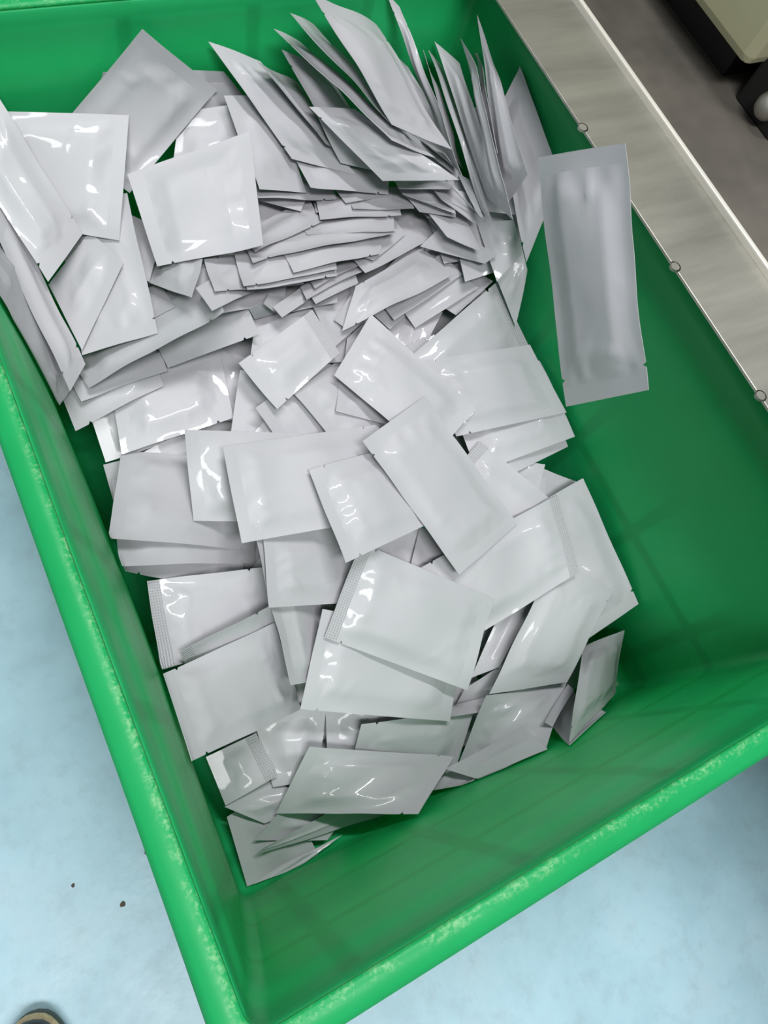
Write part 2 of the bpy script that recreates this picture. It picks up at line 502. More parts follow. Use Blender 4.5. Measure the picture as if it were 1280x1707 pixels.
# ------------------------------------------------------------------ sachet sheets: label | filling mm | dotted ends | 3 x 3 points in 0.1 mm
DATA = '''
-|2.2||4478,3349,973,4262,2997,896,4045,2645,819,3871,3750,1004,3643,3399,943,3415,3047,883,3265,4151,1035,3024,3801,991,2784,3450,947
-|2.2||829,1864,223,693,2136,335,557,2408,447,1247,2390,455,1003,2654,539,759,2918,623,1665,2916,687,1313,3172,743,961,3428,799
-|2.2||1111,490,197,835,490,198,559,490,199,1320,962,194,961,1028,196,603,1093,197,1529,1435,192,1088,1565,193,647,1696,195
-|2.2||3699,2289,629,3747,1853,532,3795,1418,434,2975,2281,686,3039,1853,506,3102,1426,326,2252,2272,743,2331,1853,480,2410,1434,218
-|2.2||4460,4618,1452,4078,4767,1355,3695,4916,1258,4462,5319,1449,4123,5436,1404,3785,5553,1358,4464,6020,1446,4169,6105,1452,3874,6191,1459
-|2.2||2926,3293,942,2730,2910,903,2535,2526,864,2286,3606,993,2098,3245,897,1911,2884,801,1646,3918,1045,1466,3580,891,1286,3243,737
-|2.2||1680,3225,868,1313,3017,759,941,2805,651,1288,3755,1017,1018,3561,910,745,3365,801,886,4298,1170,716,4118,1062,544,3937,953
-|2.2||3822,488,165,3462,592,192,3106,695,220,4139,841,299,3818,1037,344,3500,1232,391,4453,1191,430,4171,1479,494,3892,1763,559
-|2.2||4457,1454,560,4175,1215,464,3896,978,373,4072,2029,667,3755,1796,600,3441,1566,536,3682,2611,775,3330,2385,737,2981,2161,702
-|2.2||4471,894,399,4467,694,299,4463,490,200,3855,1123,447,3811,811,326,3766,493,204,3241,1351,494,3156,928,352,3069,497,208
-|2.2||1486,3001,809,1145,2755,697,799,2507,583,1045,3494,964,860,3270,833,673,3044,699,597,3996,1119,572,3795,969,545,3591,817
-|2.2||1830,1594,184,1352,1686,220,886,1775,259,1892,2261,527,1437,2350,547,993,2435,572,1951,2905,862,1518,2991,866,1096,3073,876
-|2.2||2722,1367,252,2465,990,232,2210,617,216,2091,1759,415,1847,1396,320,1605,1037,230,1463,2149,579,1232,1800,409,1004,1454,244
-|2.2||3223,4740,1076,2850,4475,1057,2477,4211,1037,2703,5166,1322,2347,4926,1284,1990,4685,1247,2183,5593,1567,1843,5376,1512,1503,5159,1456
-|2.2||1680,4219,1182,1355,4529,1244,1033,4835,1306,2196,4664,1279,1856,4929,1388,1518,5190,1498,2706,5104,1372,2351,5325,1528,1998,5542,1684
-|2.2||3051,1169,337,2590,1159,325,2137,1149,318,2927,1844,612,2484,1836,595,2050,1829,582,2803,2519,887,2378,2514,866,1962,2509,847
-|2.2||3366,580,338,3302,1022,440,3236,1468,543,3940,613,331,3860,1052,463,3780,1496,595,4514,646,327,4418,1083,488,4323,1524,649
-|2.2||2865,5786,1615,2662,5399,1587,2464,5025,1564,2206,5907,1737,2003,5583,1710,1807,5269,1687,1537,6034,1856,1335,5772,1830,1142,5519,1808
-|2.2||4417,2840,889,3961,2975,918,3504,3111,947,4413,3461,1072,4042,3608,1064,3671,3756,1057,4408,4082,1256,4123,4242,1211,3838,4401,1167
-|2.2||3182,3444,991,2867,3767,1005,2550,4093,1019,3638,3881,1110,3331,4201,1118,3021,4524,1126,4093,4317,1234,3795,4635,1233,3493,4954,1235
-|2.2||3092,1435,515,2754,1191,410,2416,949,304,2641,1982,723,2310,1756,606,1979,1530,490,2190,2528,930,1866,2320,803,1543,2111,675
-|2.2||1805,3887,1139,1410,3726,1055,1012,3564,970,1474,4452,1275,1127,4293,1208,777,4132,1141,1142,5019,1411,842,4863,1361,539,4705,1313
-|2.2||2839,4541,1232,2438,4373,1194,2020,4199,1151,2423,4988,1555,2048,4857,1481,1655,4720,1403,2020,5412,1873,1670,5317,1767,1302,5218,1655
-|2.2||1802,4183,1294,1517,4497,1403,1239,4802,1512,2375,4557,1377,2064,4823,1535,1761,5079,1694,2933,4924,1452,2597,5142,1660,2268,5349,1870
-|2.2||3441,3084,974,3013,3246,989,2588,3406,1005,3629,3693,1115,3221,3864,1102,2816,4034,1091,3813,4291,1253,3426,4473,1213,3041,4652,1175
-|2.2||4403,4733,1477,4449,4328,1410,4493,3928,1346,4011,4896,1426,4011,4490,1356,4010,4090,1288,3621,5055,1380,3577,4649,1304,3532,4248,1234
-|2.2||2020,4281,1423,1816,3994,1268,1603,3694,1107,1448,4625,1489,1268,4349,1338,1080,4059,1184,863,4980,1552,707,4714,1407,544,4435,1258
-|2.2||2923,3593,1086,2753,3231,1005,2578,2858,922,2259,3857,1219,2094,3524,1090,1924,3180,958,1611,4110,1358,1451,3806,1181,1285,3492,1000
-|2.2||4524,1569,683,4119,1602,639,3716,1634,601,4446,2251,809,4050,2276,805,3658,2301,803,4363,2941,941,3980,2959,974,3598,2976,1012
-|2.2||921,2055,508,741,2194,488,556,2337,467,1100,2672,763,825,2812,733,542,2956,702,1273,3271,1010,905,3411,972,527,3555,932
-|2.2||4402,5017,1533,4162,4873,1477,3924,4730,1422,4274,5596,1499,3941,5463,1489,3611,5330,1480,4140,6187,1467,3713,6067,1504,3287,5946,1542
-|2.2||4354,760,411,3920,993,500,3484,1228,590,4337,1354,627,4054,1580,678,3770,1808,730,4319,1957,847,4190,2176,861,4058,2396,878
-|2.2||2028,2713,948,1827,2364,824,1627,2017,700,1433,3066,984,1257,2726,856,1080,2388,731,849,3413,1021,695,3082,892,542,2753,766
-|2.2||3237,4525,1216,3080,4887,1336,2920,5250,1460,3772,4578,1411,3673,4975,1461,3573,5375,1511,4300,4629,1608,4262,5063,1583,4223,5500,1560
-|2.2||2164,1284,509,1941,1671,644,1713,2068,781,2773,1579,602,2538,1954,742,2298,2338,886,3395,1881,700,3148,2243,847,2896,2614,996
-|2.2||3168,492,239,2705,494,256,2244,495,276,3081,1184,496,2635,1191,506,2193,1197,519,2996,1835,749,2568,1846,749,2142,1856,757
-|2.2||2442,3037,1010,2273,2647,973,2106,2265,940,1798,3305,1065,1630,2928,992,1466,2561,923,1168,3563,1125,1002,3202,1016,840,2849,911
-|2.2||556,1083,246,553,1527,298,550,1968,351,1035,1214,288,976,1642,410,918,2068,535,1503,1341,330,1390,1755,518,1277,2166,712
-|2.2||3974,4451,1562,3613,4682,1523,3245,4915,1485,4149,5035,1591,3850,5259,1563,3546,5485,1537,4326,5632,1624,4092,5848,1609,3854,6067,1594
-|2.2||2704,3420,1150,2266,3454,1132,1828,3488,1114,2698,4067,1274,2248,4061,1328,1799,4054,1384,2690,4693,1398,2230,4647,1521,1770,4599,1648
-|2.2||2667,4847,1628,2483,4455,1609,2305,4078,1596,2024,5058,1742,1848,4698,1684,1678,4351,1632,1363,5282,1852,1194,4953,1755,1032,4638,1663
-|2.2||2966,3687,1206,2462,3738,1413,2001,3769,1631,3128,4282,1318,2617,4296,1545,2148,4291,1783,3290,4882,1433,2773,4860,1679,2297,4818,1935
-|2.2||3593,3612,1118,3083,3567,1230,2611,3514,1359,3487,4226,1315,2983,4159,1445,2518,4084,1589,3384,4799,1505,2887,4710,1650,2429,4611,1811
-|2.2||555,941,268,549,1396,366,543,1829,460,1070,954,270,1045,1404,408,1022,1833,542,1584,967,272,1541,1412,449,1499,1836,623
-|2.2||1163,493,243,876,631,263,592,767,283,1718,734,362,1431,978,397,1147,1220,432,2240,960,470,1954,1305,514,1669,1646,562
-|2.2||2382,4284,1910,2096,4522,2019,1797,4780,2125,2928,4762,1770,2649,5034,1835,2353,5329,1898,3542,5286,1669,3270,5591,1690,2981,5919,1710
grey shaded sachet lying lowest in the near corner against the crate walls|3.2||348,899,349,326,589,275,303,279,201,631,939,378,637,597,289,643,255,200,914,979,407,948,605,303,982,232,198
thin sachet edge showing under the curled sachet in the near corner|3.2||346,276,229,539,295,246,731,315,267,565,249,246,776,276,257,987,304,268,786,222,269,1015,257,271,1244,293,273
dark sachet lying flat below the rib-ended sachet near the side wall|3.2||356,989,470,574,1009,462,793,1028,455,493,847,428,752,837,418,1012,827,407,626,709,388,925,670,373,1226,630,359
dim sachet with rounded end behind the curled sachet at the near wall|3.2||492,620,378,636,683,419,780,746,463,792,470,320,954,545,343,1115,620,371,1102,317,262,1281,403,270,1460,490,280
sachet curled on its edge along the near wall, pale rim up|3.2||551,532,411,894,533,412,1241,535,413,504,518,386,978,462,370,1459,404,357,458,505,361,1062,390,330,1675,274,300
dark shaded sachet deep in the gap behind the green-tinted sachet|3.2||1460,984,468,1632,1099,538,1804,1214,612,1801,695,378,2007,857,448,2214,1020,521,2143,404,287,2384,614,358,2625,825,430
dim sachet at the bottom of the gap beside the pillowy sachet|3.2||1504,1391,652,1441,1217,602,1378,1044,553,1890,1204,645,1825,978,556,1760,753,467,2277,1016,638,2210,738,509,2143,461,381
pillowy sachet with a rounded bulge behind the rib-ended sachet|5.12||866,1624,611,1198,1524,648,1526,1425,688,837,1289,545,1103,1209,564,1365,1130,583,808,957,484,1008,897,480,1206,838,480
small rib-ended sachet tucked below the large sachet at the side wall|3.2|A|874,1029,581,856,1238,587,838,1452,596,625,1011,535,613,1228,559,600,1449,584,368,994,493,363,1218,530,357,1447,574
sachet half hidden behind the green-tinted sachet, rounded seal corner up|3.2||1710,1116,825,1570,893,589,1435,676,357,2275,945,731,2086,697,539,1902,455,350,2849,771,640,2610,497,491,2377,230,345
dark sachet scrap under the ridge-edged sachet at the near wall|3.2||2183,273,376,2295,325,410,2404,377,447,2336,232,532,2451,262,517,2565,292,501,2497,188,691,2614,197,627,2730,204,563
dark sachet deep in the near rail-side corner|3.2||3581,324,462,3764,421,484,3947,518,507,3394,238,936,3682,294,809,3969,351,683,3207,152,1409,3599,168,1134,3992,184,858
dark shaded sachet in the slot beside the tall notched sachet|3.2||2702,851,453,2789,922,513,2875,993,572,2891,826,488,2987,921,570,3082,1017,653,3079,801,522,3184,921,628,3290,1041,734
thin dark sachet edge below the slot beside the notched sachet|3.2||2561,844,736,2618,878,655,2677,915,575,2710,792,719,2779,831,645,2850,873,572,2862,738,702,2943,783,634,3024,831,571
sachet with a wavy top edge in front of the tall notched sachet|3.2||2934,845,857,2728,617,650,2529,397,456,3397,735,755,3104,509,748,2820,291,747,3883,619,661,3504,394,854,3131,178,1052
green-tinted sachet standing upright against the steel-rail side wall|3.2||4736,818,724,4487,828,686,4239,838,650,4576,535,593,4140,518,818,3705,501,1044,4425,271,475,3802,232,966,3187,195,1456
narrow folded sachet end poking out beside the upright green-tinted sachet|3.2||3833,589,731,3558,487,852,3298,395,982,3864,551,703,3592,450,830,3335,359,965,3895,513,674,3627,412,807,3370,323,952
sachet leaning on the near wall with a pale ridge edge|3.2||2340,406,555,2741,422,713,3127,438,865,2442,301,641,2794,310,816,3131,319,986,2550,191,728,2851,192,922,3138,193,1110
broad green-tinted sachet lying nearest the near wall|3.2||1201,1132,804,971,935,635,748,744,476,1834,805,656,1551,639,671,1277,479,691,2488,467,517,2153,333,715,1826,204,918
low sachet edge beside the crumpled gap at the side wall|3.2||398,4028,1496,388,3889,1389,378,3751,1281,759,4000,1516,750,3844,1417,740,3687,1319,1121,3972,1535,1111,3798,1446,1102,3624,1357
dim sachet end under the wide shaded sachet at the side wall|3.2||439,4432,1690,432,4243,1585,425,4051,1480,871,4514,1694,863,4278,1611,855,4037,1528,1297,4594,1701,1289,4312,1635,1280,4024,1574
lilac-grey sliver of sachet under the wide shaded sachet|3.2||672,3982,1578,900,4019,1592,1131,4057,1606,768,3854,1517,999,3882,1532,1233,3910,1547,864,3727,1455,1098,3745,1471,1334,3762,1488
lowest of three stacked sachet edges against the side wall|3.2||406,3803,1386,322,3392,1572,238,2974,1762,938,3560,1315,808,3180,1355,677,2794,1396,1476,3313,1247,1299,2964,1140,1119,2611,1031
middle of three stacked sachet edges against the side wall|3.2||417,3858,1520,321,3404,1761,223,2936,2001,1015,3669,1462,901,3287,1498,785,2890,1533,1620,3478,1402,1488,3166,1236,1351,2841,1066
dented sachet on top of three stacked sachets at the side wall|3.2||567,4026,1646,394,3587,1884,216,3138,2120,1162,3817,1572,983,3429,1604,801,3031,1634,1755,3609,1497,1572,3271,1324,1384,2924,1149
tiny sachet corner poking out beside the strongly glaring sachet|3.2||1435,2881,1108,1373,2836,1100,1311,2792,1092,1560,2720,1105,1495,2651,1096,1429,2582,1086,1685,2558,1103,1616,2465,1091,1548,2373,1079
ribbed sachet corner wedged beside the strongly glaring sachet|3.2|A|1329,2610,1116,1207,2499,1058,1083,2386,1000,1482,2496,1124,1358,2369,1056,1232,2239,989,1635,2383,1131,1509,2239,1054,1380,2093,978
strongly glaring sachet with a dotted seal at the side wall|3.2|A|386,2879,1574,316,2523,1623,238,2129,1663,853,2776,1508,816,2471,1423,776,2132,1327,1340,2665,1450,1339,2413,1229,1334,2130,1003
sachet showing a thin strip and dotted seal above the large side-wall sachet|3.2|A|417,2194,1718,442,1986,1275,468,1719,818,810,2244,1645,861,2014,1179,914,1723,696,1239,2293,1591,1316,2041,1098,1393,1723,594
large smooth sachet at the side wall with dented lower seal|3.2||231,2066,1799,213,1723,1922,196,1371,2042,745,2124,1616,748,1777,1493,753,1421,1369,1235,2181,1430,1262,1832,1059,1287,1470,697
shaded grey sachet under the cross-glinting sachet|3.2||2101,2719,1257,2006,2472,1165,1912,2226,1072,2504,2622,1275,2391,2366,1169,2278,2111,1063,2907,2525,1292,2776,2260,1174,2645,1995,1055
lilac-grey sachet corner below the clean central sachet|3.2||2898,2521,1312,2775,2356,1257,2651,2189,1204,3271,2365,1172,3122,2183,1113,2972,2000,1055,3642,2207,1037,3469,2008,972,3295,1809,906
small sachet corner tucked at the top of the dot-sealed sachet|3.2||3068,2170,1176,2967,2162,1192,2864,2154,1210,3197,1964,1053,3061,1963,1058,2923,1962,1065,3327,1755,931,3155,1761,924,2983,1767,918
narrow sachet with a vertical bulge under the plain square sachet|4.8||1295,2825,1795,1233,2230,1592,1171,1640,1386,1649,2839,1475,1542,2232,1235,1436,1630,996,2070,2826,1177,1907,2214,900,1746,1607,624
plain square sachet below the wide sachet with long glare|3.2||1361,2822,1765,1281,2544,1727,1201,2264,1691,1819,2806,1561,1732,2501,1475,1645,2195,1388,2348,2766,1386,2254,2432,1246,2159,2096,1106
sachet with looped glare under the dot-sealed sachet|3.2||1684,2144,1367,1428,1776,1241,1199,1448,1135,2316,1807,1135,2069,1447,1021,1846,1125,927,2987,1442,911,2752,1090,815,2537,775,740
slim sachet standing between the dot-sealed and tall notched sachets|3.2||3644,1664,896,3726,1549,892,3808,1435,889,3299,1362,771,3412,1298,791,3525,1235,812,2955,1061,647,3098,1048,692,3240,1035,741
dark sachet curving into the shadow at the rail side|3.2||4317,2757,1318,4544,2576,1275,4772,2394,1233,4134,2574,1240,4349,2392,1216,4564,2211,1192,3951,2390,1161,4154,2209,1156,4356,2029,1151
tiny sachet end in the dark gap by the rail-side wall|3.2||4171,2632,1311,4300,2585,1313,4428,2538,1315,4125,2523,1275,4249,2481,1281,4371,2439,1287,4078,2414,1241,4196,2377,1251,4314,2339,1261
small sachet corner with a white glint above the dark gap|3.2||4100,2859,1340,4268,2751,1371,4432,2646,1401,3864,2689,1279,4085,2590,1321,4301,2495,1360,3629,2520,1220,3904,2431,1271,4172,2344,1319
lowest of three stacked sachets at the rail-side wall|3.2||3910,3378,1505,3886,3016,1438,3861,2664,1376,4370,3416,1500,4339,3051,1452,4307,2696,1408,4832,3454,1497,4795,3087,1467,4757,2729,1441
middle of three stacked sachets at the rail-side wall|3.2||3723,3686,1579,3702,3247,1488,3681,2815,1400,4273,3671,1619,4252,3227,1552,4231,2790,1487,4829,3655,1660,4808,3207,1617,4788,2764,1575
sachet with a dotted seal tucked beside the clean central sachet|3.2|A|3806,3070,1544,3461,2916,1452,3107,2757,1356,4211,2451,1392,3878,2305,1260,3535,2154,1123,4624,1821,1239,4301,1683,1067,3969,1540,889
large pale sachet touching the rail-side wall with a pointed top|3.2||4716,2355,1449,4300,2312,1390,3892,2270,1332,4756,1686,1278,4366,1639,1158,3985,1593,1042,4797,989,1099,4434,937,920,4078,885,744
tall pale sachet with side notch below the bright dotted seal|3.2||4093,1747,1250,4340,1488,1192,4585,1228,1136,3511,1282,1037,3844,1097,1003,4177,912,969,2966,850,852,3379,734,835,3792,618,821
wide sachet with a bright dotted seal end toward the rail|3.2|A|4374,2301,1422,4303,1906,1360,4231,1519,1305,3535,2228,1370,3497,1824,1250,3461,1432,1134,2677,2154,1317,2677,1742,1135,2675,1342,961
glaring sachet with a long dotted seal strip at the near centre|3.2|A|2190,2521,1606,1892,2210,1454,1608,1915,1316,2750,2073,1411,2455,1751,1267,2173,1444,1134,3310,1623,1219,3020,1288,1081,2741,969,957
shaded sachet corner behind the wide shaded sachet|3.2||1698,4723,1771,1792,4583,1734,1884,4444,1698,1532,4411,1670,1646,4327,1650,1758,4243,1630,1364,4096,1568,1498,4069,1564,1632,4042,1560
wide shaded sachet lying below the long strip sachets|3.2||1584,4022,1658,1645,4359,1727,1707,4702,1797,1068,4000,1671,1126,4315,1721,1185,4635,1773,559,3976,1691,615,4270,1719,671,4567,1753
glinting sachet deep under the grid-sealed sachet|3.2||1804,4258,2048,1894,4422,2068,1986,4590,2090,2234,4379,1983,2318,4534,1998,2404,4691,2015,2663,4502,1916,2742,4646,1927,2821,4793,1940
small sachet corner below the steep-edged sachet|3.2||1645,4067,1601,1614,3950,1537,1581,3829,1479,1806,4061,1559,1806,3886,1486,1807,3709,1412,1966,4052,1523,2001,3820,1434,2035,3587,1346
steep-edged sachet below the grid-sealed sachet|3.2||1765,4347,1882,1617,4086,1760,1465,3818,1635,2145,4196,1808,1981,3915,1703,1813,3627,1595,2522,4048,1733,2341,3746,1645,2156,3438,1554
thin sachet seen almost edge-on among the middle sachets|3.2||1819,3864,1762,1685,3807,1713,1549,3747,1667,1876,3758,1715,1754,3713,1667,1629,3667,1619,1931,3650,1672,1822,3618,1623,1709,3586,1574
sachet with a doubled upper edge in the middle of the pile|3.2||1731,3921,1932,1835,3677,1764,1942,3417,1593,2169,4092,1858,2272,3814,1724,2379,3521,1587,2616,4264,1788,2718,3952,1688,2824,3626,1585
sachet mostly hidden under the wide glaring sachet|3.2||1071,3861,2041,988,3540,1852,904,3211,1665,1718,3722,1842,1600,3373,1708,1480,3018,1572,2410,3560,1654,2254,3185,1574,2096,2804,1494
flat sachet beside the doubled-edge sachet|3.2||2122,3964,1935,2255,3672,1791,2395,3360,1643,2565,4165,1811,2701,3828,1688,2842,3472,1563,3032,4370,1696,3170,3988,1596,3314,3585,1492
sachet triangle peeping out below the pointed-top sachet|3.2||2612,3999,1807,2529,3858,1806,2445,3717,1810,2955,3905,1705,2836,3757,1697,2718,3609,1691,3315,3797,1613,3159,3642,1594,3003,3487,1577
shaded sachet scrap beside the grid-sealed sachet|3.2||2665,4517,1943,2857,4555,1847,3055,4588,1757,2579,4329,1952,2746,4361,1857,2919,4390,1764,2493,4141,1967,2636,4169,1869,2783,4193,1776
narrow shaded sachet scrap behind the pointed-top sachet|3.2||2893,4412,1827,3086,4529,1754,3286,4646,1688,2798,4265,1867,2967,4354,1781,3143,4444,1698,2703,4119,1913,2850,4183,1810,3002,4244,1714
faintly ribbed sachet corner behind the grid-sealed sachet|3.2||2602,4689,2045,2629,4481,1995,2654,4274,1948,2912,4858,1925,2950,4664,1871,2986,4472,1820,3249,5032,1815,3297,4853,1759,3344,4677,1705
grid-sealed sachet with fine glints in the middle of the pile|3.2|A|2572,4635,2081,2622,4411,2032,2670,4188,1986,2151,4467,2089,2223,4242,2027,2293,4017,1967,1722,4298,2093,1815,4070,2018,1908,3843,1944
wide sachet with long white glare streaks at the pile centre|3.2||1298,3601,2060,1234,3208,1941,1171,2826,1829,2035,3580,1838,1931,3153,1783,1830,2740,1735,2846,3534,1638,2702,3077,1648,2560,2633,1665
sachet with a small cross-shaped glint at the pile centre|3.2||1943,3221,1901,1935,2785,1858,1926,2353,1816,2644,3249,1751,2663,2846,1682,2682,2445,1612,3416,3264,1626,3465,2900,1531,3514,2537,1437
grey sachet under the stepped sachets by the dark gap|3.2||4057,4488,1682,3910,4365,1638,3764,4242,1594,3811,4606,1646,3684,4437,1597,3557,4269,1548,3566,4724,1610,3458,4510,1556,3351,4296,1502
small sachet corner between the pointed-top and leaning sachets|3.2||3753,4290,1637,3716,4118,1632,3677,3945,1631,3281,4215,1703,3238,4045,1703,3195,3876,1703,2837,4134,1786,2791,3968,1788,2745,3803,1791
glinting sachet end under the stepped sachets|3.2||3299,4639,1732,3364,4555,1695,3427,4468,1661,3423,4733,1728,3514,4640,1693,3604,4544,1660,3549,4827,1730,3667,4726,1694,3785,4621,1662
little sachet tip beside the dark gap|3.2||4149,4508,1723,4159,4474,1717,4169,4441,1712,4307,4549,1812,4323,4491,1808,4340,4433,1804,4465,4589,1901,4488,4507,1898,4511,4426,1895
large dim sachet sloping under the stepped sachets toward the rail|3.2||4167,5332,1824,4366,4908,1907,4559,4491,1991,3902,5212,1788,4126,4819,1830,4345,4432,1873,3637,5093,1753,3887,4730,1753,4132,4373,1754
lowest of the stepped sachets above the pointed-top sachet|3.2||4268,4708,1946,4332,4603,1944,4396,4496,1944,3950,4655,1829,3998,4554,1814,4045,4452,1799,3630,4600,1717,3662,4505,1685,3692,4407,1657
middle of the stepped sachets above the pointed-top sachet|3.2||4235,5028,1921,4262,4849,1947,4288,4670,1975,3830,4849,1836,3853,4717,1848,3875,4586,1860,3432,4671,1758,3451,4587,1752,3468,4502,1750
thin sachet edge beside the broad stepped sachet|3.2||3171,4874,1897,2970,4706,1932,2775,4540,1981,3218,4831,1865,3016,4667,1903,2822,4506,1952,3264,4786,1835,3061,4625,1876,2865,4466,1931
broad topmost sachet of the stepped ones with a corner glint|3.2||3122,4817,2004,2960,4612,1979,2804,4415,1958,3597,4997,1929,3525,4767,1948,3454,4544,1971,4104,5178,1869,4130,4921,1939,4154,4672,2008
sachet rising to a peak beside the rail-side wall|3.2|A|4586,4472,2023,4694,4161,1850,4802,3837,1677,3868,4211,1881,3962,3895,1754,4057,3566,1627,3184,3958,1760,3265,3638,1675,3346,3307,1592
plump sachet on top of three stacked by the rail-side wall|3.2||3472,3952,1826,3520,3573,1711,3569,3180,1595,4075,3872,1818,4124,3495,1713,4174,3105,1606,4701,3784,1819,4751,3410,1723,4801,3023,1627
pointed-top creased sachet behind the clean central sachet|3.2||3137,4487,1995,2840,4249,1964,2543,4010,1939,3470,3931,1875,3159,3732,1837,2851,3535,1800,3819,3331,1757,3498,3177,1706,3177,3023,1661
clean central sachet with plain seals lying diagonally|3.2||2513,3310,1930,2904,3439,1894,3310,3570,1869,2749,2636,1686,3145,2760,1658,3555,2888,1640,2992,1938,1435,3391,2058,1417,3806,2183,1408
lowest long strip sachet with a small white glint at the side wall|3.2||274,4784,1712,275,4527,1738,276,4279,1767,709,4877,1761,700,4614,1774,691,4361,1788,1132,4970,1807,1114,4701,1804,1097,4442,1805
thin strip sachet between the two glinting strip sachets|3.2||384,4678,1824,393,4584,1831,402,4491,1839,788,4718,1838,790,4620,1841,791,4523,1845,1185,4759,1850,1179,4658,1848,1172,4557,1847
long strip sachet with oval glint beside the left stack|3.2||1147,5076,1883,1162,4815,1880,1176,4566,1880,1576,5035,2069,1583,4767,2054,1588,4512,2041,1975,4996,2242,1973,4721,2216,1971,4462,2192
thin strip sachet above the oval-glint strip sachet|3.2||1646,4797,2401,1671,4707,2396,1695,4619,2393,2054,4912,2215,2039,4818,2210,2024,4724,2206,2490,5021,2037,2433,4922,2031,2377,4823,2026
lowest thin sachet edge under the fanned strips|3.2||1953,4668,2289,1989,4672,2192,2026,4675,2094,2074,4717,2253,2137,4723,2140,2200,4725,2027,2196,4764,2220,2285,4771,2091,2374,4772,1967
thin sachet edge above the grid-sealed sachet|3.2||2448,4897,1942,2412,4768,2023,2373,4643,2110,2733,4948,1923,2673,4799,1998,2614,4656,2076,3016,4997,1907,2934,4829,1972,2855,4669,2040
tiny sachet tip under the fanned strips|3.2||2089,4664,2319,2145,4660,2243,2202,4655,2167,2150,4736,2281,2217,4741,2204,2285,4746,2128,2213,4810,2241,2291,4824,2165,2370,4838,2089
small pointed sachet tip under the fanned strips|3.2||2180,4662,2245,2197,4599,2243,2212,4534,2245,2458,4832,2114,2471,4758,2119,2483,4686,2125,2747,5001,1993,2757,4919,2001,2764,4835,2014
lower thin sachet step beside the lens-shaped stack|3.2||2599,4789,2114,2594,4705,2142,2587,4620,2175,2910,4927,2018,2889,4827,2052,2867,4730,2087,3238,5063,1935,3202,4950,1969,3163,4837,2009
upper thin sachet step beside the lens-shaped stack|3.2||2557,4883,2098,2538,4778,2147,2517,4673,2202,2948,5052,1979,2913,4933,2040,2878,4816,2103,3364,5218,1875,3314,5086,1945,3264,4959,2016
folded thin sachet above the thin steps|3.2||2678,4955,2072,2660,4858,2132,2642,4763,2192,2987,5145,1959,2977,5026,2026,2967,4910,2093,3315,5337,1858,3315,5195,1932,3313,5058,2006
long sachet sloping down under the tall side stack|3.2||465,5012,1661,477,4772,1794,487,4547,1930,1156,5115,2010,1141,4814,2131,1124,4535,2256,1746,5197,2316,1706,4842,2429,1665,4517,2546
sachet in deep shade beside the big bright sachet|3.2||2434,6150,2252,2845,6077,2118,3256,6003,1984,2367,5777,2118,2796,5723,2002,3225,5670,1886,2301,5403,1984,2747,5370,1886,3193,5337,1789
sachet with a pointed lower corner under the notched strips|3.2||1529,4821,2530,1537,4656,2577,1542,4495,2629,1996,5167,2266,2001,4979,2294,2004,4798,2325,2528,5519,2035,2532,5306,2039,2534,5100,2049
small sachet corner under the tall side stack|3.2||1367,4866,2283,1367,5073,2183,1363,5291,2086,1191,4888,2181,1193,5089,2093,1193,5302,2008,1006,4906,2081,1012,5103,2003,1016,5313,1929
sachet corner hanging below the big bright sachet|3.2||1447,4669,2611,1581,4920,2510,1725,5186,2414,1363,4980,2367,1499,5229,2278,1645,5490,2196,1246,5319,2124,1387,5566,2046,1537,5824,1976
notched strip sachet below the big bright sachet|3.2||1747,5201,2373,1700,4952,2467,1654,4717,2563,2215,5291,2215,2158,5040,2279,2103,4804,2347,2710,5372,2065,2644,5119,2100,2580,4879,2139
second of the curved strips below the big bright sachet|3.2||2070,5174,2322,2005,4938,2403,1942,4714,2489,2596,5285,2160,2507,5036,2231,2420,4799,2307,3142,5387,2008,3029,5126,2067,2918,4874,2134
plump curved strip sachet below the big bright sachet|4.8||2032,5223,2354,1974,4973,2435,1916,4735,2520,2583,5332,2200,2496,5073,2271,2410,4826,2348,3155,5435,2052,3039,5167,2115,2925,4911,2183
tiny sachet corner under the cut-off strip|3.2||3438,5261,1784,3487,5214,1777,3536,5168,1771,3485,5373,1795,3572,5315,1790,3660,5257,1786,3532,5485,1806,3657,5415,1803,3783,5346,1800
sachet corner pointing at the rail in the layered stack|3.2||4382,5255,1902,4371,5544,1853,4357,5842,1805,3805,5080,1970,3779,5343,1930,3750,5616,1892,3262,4904,2055,3222,5142,2025,3178,5390,1994
sachet tip under the layered strips|3.2||3910,5275,1986,3904,5434,1973,3897,5594,1962,3655,5152,2022,3577,5288,2009,3497,5424,1997,3405,5028,2065,3259,5142,2051,3108,5254,2040
smooth wide strip sachet in the layered stack|3.2||2444,5114,2357,2444,4983,2363,2444,4857,2371,3081,5269,2181,3016,5114,2203,2951,4963,2227,3758,5413,2022,3624,5235,2058,3492,5060,2097
long wavy strip sachet in the layered stack|3.2||2206,5569,2190,2157,5265,2333,2105,4981,2482,3057,5681,2030,2977,5382,2171,2895,5101,2317,3939,5783,1881,3832,5490,2021,3724,5212,2165
thin short edge inside the layered stack|3.2||3066,5742,2042,3031,5609,2100,2994,5478,2164,3467,5713,2008,3314,5594,2073,3165,5474,2143,3867,5684,1976,3595,5577,2048,3332,5465,2128
broad straight strip in the layered stack|3.2||2813,5507,2196,2797,5396,2244,2778,5287,2295,3350,5542,2130,3295,5397,2182,3239,5254,2237,3895,5575,2066,3802,5394,2121,3708,5216,2182
sachet with a blunt corner beside the big bright sachet|3.2||3010,5452,2228,3043,5654,2162,3072,5865,2104,2584,5275,2340,2608,5471,2253,2629,5676,2170,2170,5096,2459,2187,5287,2350,2198,5484,2246
